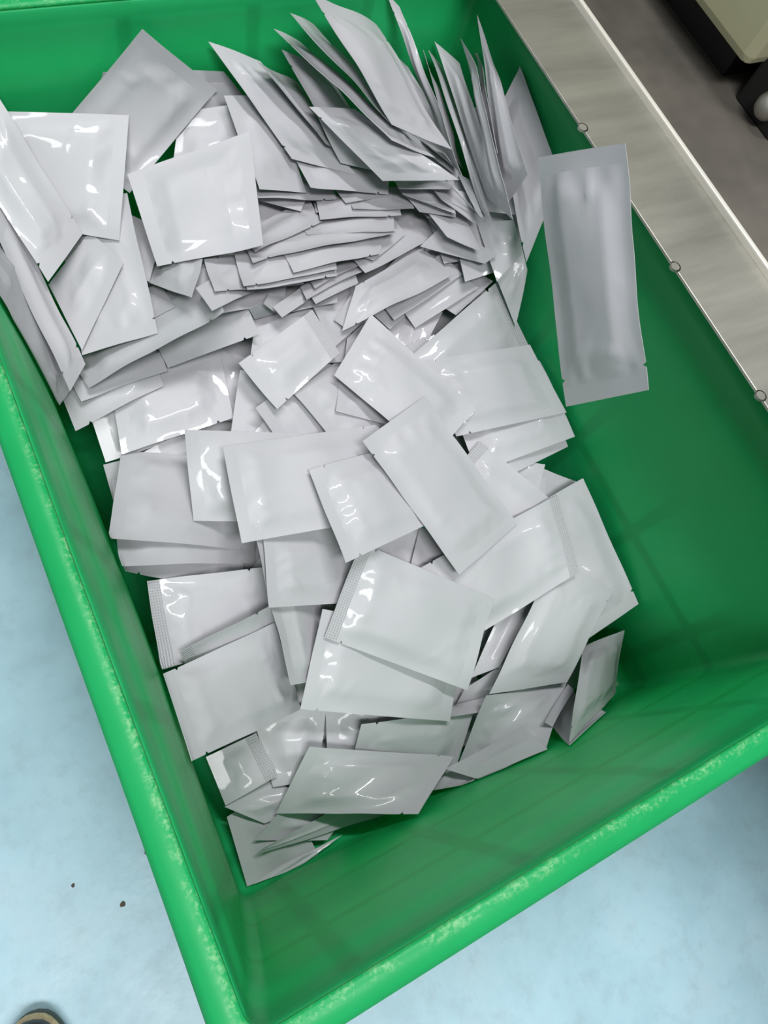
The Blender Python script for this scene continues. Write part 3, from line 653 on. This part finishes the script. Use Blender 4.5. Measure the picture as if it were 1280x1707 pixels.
short inner edge of the layered stack|3.2||3144,5916,2035,3076,5742,2128,3009,5575,2224,3417,5965,1945,3329,5783,2042,3242,5608,2142,3696,6011,1858,3585,5820,1960,3474,5631,2071
wavy strip sachet high in the layered stack|3.2||3126,5840,2141,3055,5638,2209,2987,5447,2278,3595,5824,2046,3510,5619,2128,3428,5424,2213,4073,5802,1956,3974,5593,2055,3878,5393,2155
curved strip sachet below the fan|3.2||3469,5848,2091,3419,5674,2163,3367,5506,2238,3849,5883,2009,3783,5684,2088,3715,5491,2170,4242,5911,1932,4160,5686,2018,4077,5468,2107
notched sachet edge beside the big bright sachet|3.2||2876,5629,2216,2979,5756,2187,3083,5882,2162,2618,5744,2245,2698,5877,2227,2780,6012,2212,2349,5865,2275,2406,6007,2267,2463,6149,2262
wavy sachet edge under the steep grey sachet|3.2||2517,6062,2284,2485,5880,2341,2451,5703,2402,2974,6093,2173,2922,5897,2228,2871,5708,2285,3431,6123,2065,3361,5913,2115,3290,5708,2173
dim sachet behind the bright pointed sachet at the far wall|3.2||2180,6612,3005,2316,6612,2985,2452,6612,2965,2140,6448,2706,2445,6499,2639,2749,6549,2571,2101,6283,2407,2573,6385,2292,3045,6487,2177
sachet with a ribbed end standing behind the big bright sachet|3.2||2005,6466,2742,2284,6424,2778,2555,6385,2812,1860,6232,2518,2159,6175,2534,2451,6123,2548,1708,5985,2291,2029,5914,2287,2340,5845,2283
steep grey sachet under the first fan sachet|3.2||2468,5730,2473,2729,5755,2368,2995,5775,2268,2418,6051,2688,2676,6085,2599,2941,6116,2510,2368,6390,2909,2623,6433,2835,2885,6474,2762
small pointed strip under the fan|3.2||3328,5995,2134,3329,5786,2182,3325,5584,2238,3705,6061,2027,3652,5840,2101,3596,5626,2180,4091,6120,1925,3983,5890,2022,3876,5667,2123
shaded sachet deep behind the fan root|3.2||4414,6004,1886,4649,5723,2112,4911,5424,2348,4289,5419,1923,4562,5241,2077,4861,5050,2241,4165,4853,1963,4475,4774,2047,4811,4686,2141
dark sachet deep below the upright fan sachets|3.2||4524,5616,2081,4666,5340,2364,4835,5048,2660,4374,5082,2061,4595,4934,2234,4844,4774,2416,4221,4541,2043,4522,4520,2101,4852,4494,2171
dark sachet deep below the broad white fan sachet|3.2||4289,6633,2124,4544,6457,2178,4784,6285,2233,4265,6155,2041,4480,5936,2159,4681,5725,2276,4239,5708,1971,4415,5451,2150,4575,5201,2329
dim sachet behind the cluster of upright fan sachets|3.2||4786,6095,2657,4865,5873,2834,4952,5642,3019,4660,5595,2480,4734,5367,2664,4818,5131,2851,4543,5137,2322,4613,4905,2510,4691,4663,2704
dark sachet lowest against the rail-side wall below the fan|3.2||4836,4587,2283,4679,4509,2184,4527,4434,2090,4836,4490,2244,4711,4355,2096,4593,4228,1952,4834,4391,2207,4743,4202,2008,4656,4020,1817
dark square sachet below the upright fan sachets|3.2||4540,5021,2262,4624,4894,2401,4715,4759,2547,4494,4700,2224,4625,4681,2319,4767,4662,2418,4446,4363,2185,4626,4458,2233,4815,4555,2290
dark sachet sloping under the fan root|3.2||4022,5126,1953,4165,5175,2018,4302,5222,2083,4223,4847,2081,4323,4871,2138,4420,4894,2194,4410,4577,2211,4471,4578,2258,4528,4578,2306
teal-shaded sachet edge at the fan root|3.2||4213,5521,1985,4218,5290,2056,4220,5068,2127,4317,5428,2030,4281,5199,2103,4245,4979,2177,4418,5339,2073,4343,5111,2149,4268,4890,2226
second teal-shaded sachet edge at the fan root|3.2||4169,5327,2150,4175,5152,2179,4180,4981,2210,4333,5245,2177,4303,5028,2220,4273,4814,2264,4492,5162,2208,4430,4905,2260,4364,4650,2316
wavy strip beneath the fan, lowest of four|3.2||4062,5689,2098,4092,5551,2101,4122,5415,2102,4283,5575,2179,4261,5424,2183,4238,5273,2189,4489,5463,2260,4419,5301,2264,4347,5137,2272
wavy strip beneath the fan, second of four|3.2||4065,5844,2056,4039,5737,2103,4013,5633,2150,4277,5734,2151,4224,5551,2197,4171,5372,2244,4475,5630,2242,4394,5372,2289,4314,5121,2338
dark twisted sachet at the fan root|3.2||4254,5586,2294,4240,5445,2332,4224,5305,2370,4415,5458,2319,4383,5300,2327,4350,5145,2338,4580,5327,2344,4529,5152,2323,4480,4982,2304
wavy strip beneath the fan, topmost of four|3.2||4074,5993,2029,4007,5807,2141,3938,5627,2254,4329,5845,2172,4243,5646,2269,4157,5456,2367,4562,5704,2309,4459,5495,2391,4356,5296,2475
curved strip directly below the first fan sachet|3.2||2931,6011,2484,2950,5845,2458,2965,5680,2438,3532,6106,2275,3468,5892,2279,3405,5683,2284,4155,6184,2077,4008,5927,2104,3860,5672,2138
dark thin sachet pressed in the fan root|3.2||4212,5413,2566,4275,5361,2532,4338,5306,2500,4346,5284,2472,4392,5224,2453,4437,5160,2435,4488,5139,2373,4515,5070,2371,4541,4999,2369
dark slim sachet squeezed between upright fan sachets|3.2||4569,5587,2359,4584,5504,2390,4597,5417,2424,4502,5286,2405,4517,5218,2423,4532,5150,2441,4434,4997,2456,4450,4945,2459,4465,4892,2463
dark sachet edge under the broad white fan sachet|3.2||4305,6517,2178,4331,6442,2166,4354,6369,2157,4465,6053,2272,4445,5975,2276,4425,5899,2283,4602,5616,2370,4540,5535,2390,4476,5453,2416
second dark sachet edge under the broad white fan sachet|3.2||4338,6336,2258,4342,6260,2264,4343,6183,2274,4460,6007,2321,4435,5930,2332,4408,5853,2346,4573,5683,2389,4519,5606,2404,4462,5526,2425
third dark sachet edge under the broad white fan sachet|3.2||4450,6286,2237,4426,6167,2299,4401,6051,2361,4523,6007,2316,4475,5874,2379,4427,5746,2442,4595,5729,2395,4524,5584,2458,4453,5444,2522
pale sachet with a glint leaning on the rail-side wall|3.2||4955,5745,3386,4815,5624,3239,4693,5518,3102,4923,5185,3257,4779,5035,3019,4655,4906,2796,4891,4636,3130,4743,4458,2803,4621,4304,2493
grey upright fan sachet next to the one on the rail-side wall|3.2||4766,6325,3465,4777,6099,3384,4789,5871,3302,4654,5530,3061,4671,5414,3138,4690,5299,3214,4555,4795,2678,4574,4780,2908,4593,4765,3139
dark sachet behind the upright grey fan sachets|3.2||4952,6351,3041,4822,6134,3139,4692,5926,3240,4856,6083,2960,4727,5786,3052,4597,5505,3148,4765,5831,2886,4637,5460,2972,4508,5113,3065
shaded sachet behind the broad white fan sachet|3.2||4173,6613,2917,4298,6641,2822,4422,6665,2730,4415,6449,2567,4490,6371,2543,4566,6290,2519,4650,6314,2230,4678,6136,2273,4704,5951,2320
thin sliver sachet among the upright fan sachets|3.2||4425,6513,3003,4572,6593,2800,4716,6662,2599,4491,6092,2712,4597,6116,2582,4705,6135,2450,4558,5716,2437,4624,5685,2378,4691,5650,2319
narrow upright fan sachet with a pointed tip|3.2||4566,6601,2917,4652,6592,2836,4737,6583,2755,4558,5777,2649,4599,5714,2622,4639,5651,2595,4549,5047,2415,4549,4934,2437,4543,4818,2464
two-toned upright fan sachet, half in shade|3.2||4643,6648,2968,4726,6511,2940,4807,6380,2913,4618,5811,2740,4633,5621,2790,4644,5434,2843,4594,5069,2540,4542,4825,2669,4484,4587,2800
slim grey upright fan sachet with a wavy edge|3.2||4779,6439,3143,4726,6214,3173,4670,5994,3206,4625,5582,2926,4575,5390,2988,4519,5199,3055,4483,4812,2739,4434,4649,2831,4379,4486,2928
first fan sachet from the big bright sachet, wide pale face|3.2||2313,6629,3237,2560,6624,3124,2806,6619,3012,2604,6246,2878,2900,6220,2760,3196,6192,2643,2872,5946,2537,3213,5899,2413,3554,5849,2291
second fan sachet, narrow, behind the wide pale first one|3.2||2670,6405,3198,2922,6538,2955,3186,6656,2713,2967,6166,2900,3176,6258,2696,3394,6339,2493,3241,5989,2612,3410,6041,2449,3586,6084,2285
dim shaded fan sachet at the far wall|3.2||2907,6431,3255,3187,6557,3037,3477,6665,2824,3156,6181,2851,3441,6224,2675,3741,6252,2501,3396,5990,2462,3684,5957,2327,3986,5906,2197
lilac-shaded sachet tucked under the folded-over fan sachet|3.2||3115,6127,2907,3318,6184,2804,3526,6236,2702,3251,6019,2661,3471,6030,2572,3696,6036,2484,3384,5905,2421,3623,5876,2340,3865,5836,2266
folded-over fan sachet with a broad lower end|3.2||3064,6113,2927,3294,6103,2889,3522,6092,2853,3370,5834,2696,3659,5764,2707,3946,5694,2717,3668,5565,2469,4015,5436,2527,4357,5309,2584
long twisted fan sachet with a rolled ridge|3.2||2839,6478,3421,3018,6584,3257,3201,6679,3098,3318,5983,3117,3529,6001,2989,3749,6009,2862,3715,5675,2834,3943,5617,2743,4184,5548,2651
long wavy fan sachet beside the broad white one|3.2||2945,6429,3581,3137,6567,3405,3332,6691,3234,3349,6011,3265,3571,6138,3075,3801,6256,2887,3698,5740,2971,3946,5860,2768,4205,5973,2564
tall slim fan sachet beside the broad white one|3.2||4000,6703,3471,4075,6679,3416,4148,6653,3363,4254,6188,2939,4282,6070,2934,4309,5954,2930,4506,5801,2445,4487,5596,2492,4469,5394,2538
broad white fan sachet reaching above the far rim|3.2||3080,6372,3768,3515,6547,3478,3971,6689,3194,3407,5974,3354,3780,6024,3140,4177,6049,2928,3705,5719,2975,4020,5657,2835,4354,5566,2701
sachet sliver behind the pointed white sachet|3.2||1423,6613,3088,1644,6612,3037,1864,6610,2987,1340,6602,2879,1530,6563,2794,1719,6524,2710,1258,6591,2670,1416,6515,2551,1575,6438,2433
pale sachet corner between the tall side stack and big bright sachet|3.2||1365,5960,2182,1476,5838,2191,1583,5722,2200,1225,5718,2141,1326,5598,2166,1422,5482,2191,1090,5484,2104,1182,5364,2145,1267,5246,2190
pointed white sachet with glints standing at the far wall|3.2||1758,6575,3441,2060,6537,3158,2357,6501,2878,1362,6585,3018,1620,6423,2824,1874,6265,2633,956,6591,2588,1171,6306,2485,1382,6026,2383
big bright sachet with a glint at its upper seal|3.2||2508,6109,2770,2365,5578,2664,2224,5059,2569,1974,6075,2684,1892,5608,2566,1812,5154,2458,1384,6045,2581,1369,5648,2452,1355,5264,2329
tall sachet with a pressed side seam beside the big bright sachet|3.2||1150,4686,2238,856,4740,2134,534,4794,2026,1243,5290,2333,956,5371,2228,643,5457,2114,1344,5960,2459,1068,6074,2348,766,6196,2229
small square-looking sachet in front of the tall seamed one|3.2||945,5749,2338,714,5609,2239,479,5466,2139,1021,5544,2346,769,5339,2222,513,5131,2097,1093,5349,2357,821,5084,2210,545,4815,2062
square white sachet with a dented corner by the far side corner|3.2||1538,6387,2857,1338,5981,2611,1136,5564,2373,1011,6484,2875,832,6164,2609,653,5840,2344,445,6596,2888,290,6368,2598,134,6139,2309
green-tinted sachet wedged along the side wall|3.2||400,4641,1874,314,4579,1838,233,4518,1806,334,5300,2137,239,4942,2356,148,4588,2583,268,5957,2400,164,5302,2873,65,4654,3354
lilac-grey sachet standing on edge by the side wall|3.2||535,4713,2009,434,4571,2059,341,4435,2119,457,5361,2312,365,5196,2347,282,5040,2390,380,6001,2617,298,5814,2634,224,5635,2661
long sachet leaning inward from the far side corner|3.2||873,5697,2379,665,5485,2387,468,5276,2407,728,6139,2706,531,5948,2659,346,5762,2622,575,6614,3043,391,6444,2938,217,6282,2841
white sachet tumbling in mid-air between the heap and the steel rail|3.2||3483,3833,4429,3526,3601,4692,3569,3368,4955,3333,3097,4099,3382,2911,4383,3431,2725,4667,3183,2360,3770,3238,2221,4075,3293,2081,4379
'''


# ------------------------------------------------------------------ sachets
def bern(t):
    return ((1 - t) ** 2, 2 * t * (1 - t), t * t)


def smooth(a, b, x):
    t = max(0.0, min(1.0, (x - a) / (b - a)))
    return t * t * (3 - 2 * t)


def keep_inside(p, lift):
    """Film that meets a crate wall lies along it."""
    d = max(0.0, ZT - p.z)
    m = DRAFT * d + 0.0032
    s, e = max(0.0, min(1.0, p.y / L)), min(1.0, d / 0.33)
    bow = 0.0125 * math.sin(math.pi * s ** 0.85) * (math.sin(math.pi * e ** 0.75 * 0.86) if e < 1 else 0)
    lo = m + bow - (0.003 * math.sin(math.pi * s) * (1 - e))
    return Vector((max(lo + lift, min(W - m - lift, p.x)), max(m + lift, min(L - m - lift, p.y)), max(ZF + 0.0015 + lift, p.z)))


def make_sachet(index, cp, label, th, seals, group=None, fat=1.0):
    """A flat four-side-sealed pouch: cp is its 3 x 3 bent sheet, (u: along the pouch, v: across it)."""
    P = [Vector(c) for c in cp]

    def sheet(u, v):
        a, b = bern(u), bern(v)
        r = Vector()
        for i in range(3):
            for j in range(3):
                r += P[i * 3 + j] * (a[i] * b[j])
        return r

    ln = 0.5 * ((P[6] - P[0]).length + (P[8] - P[2]).length)
    wd = 0.5 * ((P[2] - P[0]).length + (P[8] - P[6]).length)
    se = min(0.30, 0.0115 / max(ln, 1e-3))
    ss = min(0.22, 0.0055 / max(wd, 1e-3))
    rg = random.Random(index * 7 + 3)
    sd = Vector((rg.uniform(0, 90), rg.uniform(0, 90), rg.uniform(0, 90)))
    nmid = (sheet(0.55, 0.5) - sheet(0.45, 0.5)).cross(sheet(0.5, 0.55) - sheet(0.5, 0.45))
    sgn = 1 if nmid.dot(EYE - sheet(0.5, 0.5)) > 0 else -1
    org = sheet(0.5, 0.5)
    slump = rg.uniform(-1, 1)              # filling settles to one end
    ca, cb = rg.uniform(0.6, 1.4), rg.uniform(0.6, 1.4)
    k = min(1.0, wd / 0.05, ln / 0.06)
    un = rg.choice((se + 0.03, 1 - se - 0.03))
    notch = ln > 0.085 and wd > 0.03

    def point(u, v, side):
        e = 0.006
        du = sheet(min(1, u + e), v) - sheet(max(0, u - e), v)
        dv = sheet(u, min(1, v + e)) - sheet(u, max(0, v - e))
        n = du.cross(dv)
        n = n.normalized() * sgn if n.length > 1e-12 else Vector((0, 0, 1))
        p = sheet(u, v)
        q = Vector((u * ln, v * wd, 0))
        ed = min(u, 1 - u) * ln, min(v, 1 - v) * wd
        # slow waves of the film, edges included
        warp = 0.0030 * noise.noise(p * 21) + 0.0006 * k * noise.noise(q * 30 + sd)
        ins = smooth(se * ln * 0.9, se * ln + 0.016, ed[0]) * smooth(ss * wd * 0.8, ss * wd + 0.014, ed[1])
        fill = ins * (1 + 0.30 * slump * (u - 0.5) * 2)
        plate = smooth(0.022, 0.028, ed[0]) * smooth(0.014, 0.019, ed[1])
        pucker = (1 - smooth(0.0, 0.03, ed[0] - se * ln)) * smooth(se * ln, se * ln + 0.006, ed[0])
        wr = 0.0006 * pucker * math.sin(v * wd * 300 * ca + 3 * noise.noise(q * 40 + sd * 2)) * smooth(0, 0.012, ed[1])
        wr += 0.0008 * ins * noise.noise(Vector((q.x * 24 * ca, q.y * 40 * cb, 5)) + sd)
        rd = abs(noise.noise(Vector((q.x * 22 + q.y * 18, q.y * 30 - q.x * 12, 1)) + sd * 1.7))
        wr += 0.0010 * ins * (1 - smooth(0, 0.10, rd)) * smooth(0.2, 0.5, abs(u - 0.5) + abs(v - 0.5))
        if side > 0:
            h = 0.00015 + th * fat * (0.8 * fill + 0.2 * plate) + k * wr
        else:
            h = -0.00015 - 0.2 * th * fill
        return keep_inside(p + n * (warp + h), 0.0004 * side)

    def shell(us, vs, name, mat, cut):
        bmx = bmesh.new()
        uvl = bmx.loops.layers.uv.new('uv')
        grid = {}
        for side in (1, -1):
            uu = us if side > 0 else us
            for i, u in enumerate(uu):
                for j, v in enumerate(vs):
                    vv = v
                    if cut and notch and abs(u - un) < 1e-6 and (j == 0 or j == len(vs) - 1):
                        vv = 0.0026 / wd if j == 0 else 1 - 0.0026 / wd
                    grid[side, i, j] = (bmx.verts.new(point(u, vv, side)), u * ln, vv * wd)
        nu, nv = len(us), len(vs)

        def face(keys):
            f = bmx.faces.new([grid[q][0] for q in keys])
            for lp, q in zip(f.loops, keys):
                lp[uvl].uv = (grid[q][1], grid[q][2])
            return f
        for i in range(nu - 1):
            for j in range(nv - 1):
                a = [(1, i, j), (1, i + 1, j), (1, i + 1, j + 1), (1, i, j + 1)]
                b = [(-1, q[1], q[2]) for q in a][::-1]
                if sgn < 0:
                    a, b = a[::-1], b[::-1]
                face(a)
                face(b)
        rimk = [(i, 0) for i in range(nu)] + [(nu - 1, j) for j in range(1, nv)] + [(i, nv - 1) for i in range(nu - 2, -1, -1)] + [(0, j) for j in range(nv - 2, 0, -1)]
        for a, b in zip(rimk, rimk[1:] + rimk[:1]):
            fs = [(1, *a), (-1, *a), (-1, *b), (1, *b)]
            f = face(fs if sgn > 0 else fs[::-1])
            f.smooth = False
        for v in bmx.verts:
            v.co -= org
        me = bpy.data.meshes.new(name)
        bmx.to_mesh(me)
        bmx.free()
        me.materials.append(mat)
        for f in me.polygons:
            f.use_smooth = True
        me.set_sharp_from_angle(angle=math.radians(60))
        o = bpy.data.objects.new(name, me)
        COL.objects.link(o)
        return o

    big = ln * wd
    nu = 34 if big > 0.006 else 18 if big > 0.002 else 10
    nv = 22 if big > 0.006 else 12 if big > 0.002 else 8
    if group:
        nu, nv = 14, 10
    us = [se + (1 - 2 * se) * i / (nu - 1) for i in range(nu)]
    if notch:
        e = 0.0016 / ln
        us = sorted([u for u in us if abs(u - un) > 1.3 * e or u in (us[0], us[-1])] + [un - e, un, un + e])
    vs = [0.0, ss * 0.5] + [ss + (1 - 2 * ss) * j / (nv - 1) for j in range(nv)] + [1 - ss * 0.5, 1.0]
    o = bpy.data.objects.new('sachet', None)
    o.empty_display_size = 0.01
    o.location = org
    COL.objects.link(o)
    shell(us, vs, 'pouch', M_FILM, True).parent = o
    for end, rngu in (('A', (0.0, se)), ('B', (1 - se, 1.0))):
        uu = [rngu[0] + (rngu[1] - rngu[0]) * i / 4 for i in range(5)]
        dotted = end in seals
        s = shell(uu, vs[::2] if group else vs, 'end_seal', M_DOTS if dotted else M_SEAL, False)
        s.parent = o
        if dotted:
            s['label'] = 'shiny embossed end seal'
    tag(o, label, 'sachet', group or 'sachets heaped in the green crate')
    return o


for index, row in enumerate(DATA.strip().split('\n')):
    lab, th, seals, nums = row.split('|')
    v = [int(a) / 10000 for a in nums.split(',')]
    cp = [v[i:i + 3] for i in range(0, 27, 3)]
    buried = lab == '-'
    make_sachet(index, cp, 'white sachet buried in the lower layers of the heap in the crate' if buried else lab,
                float(th) / 1000, seals, 'sachets buried in the heap' if buried else None)
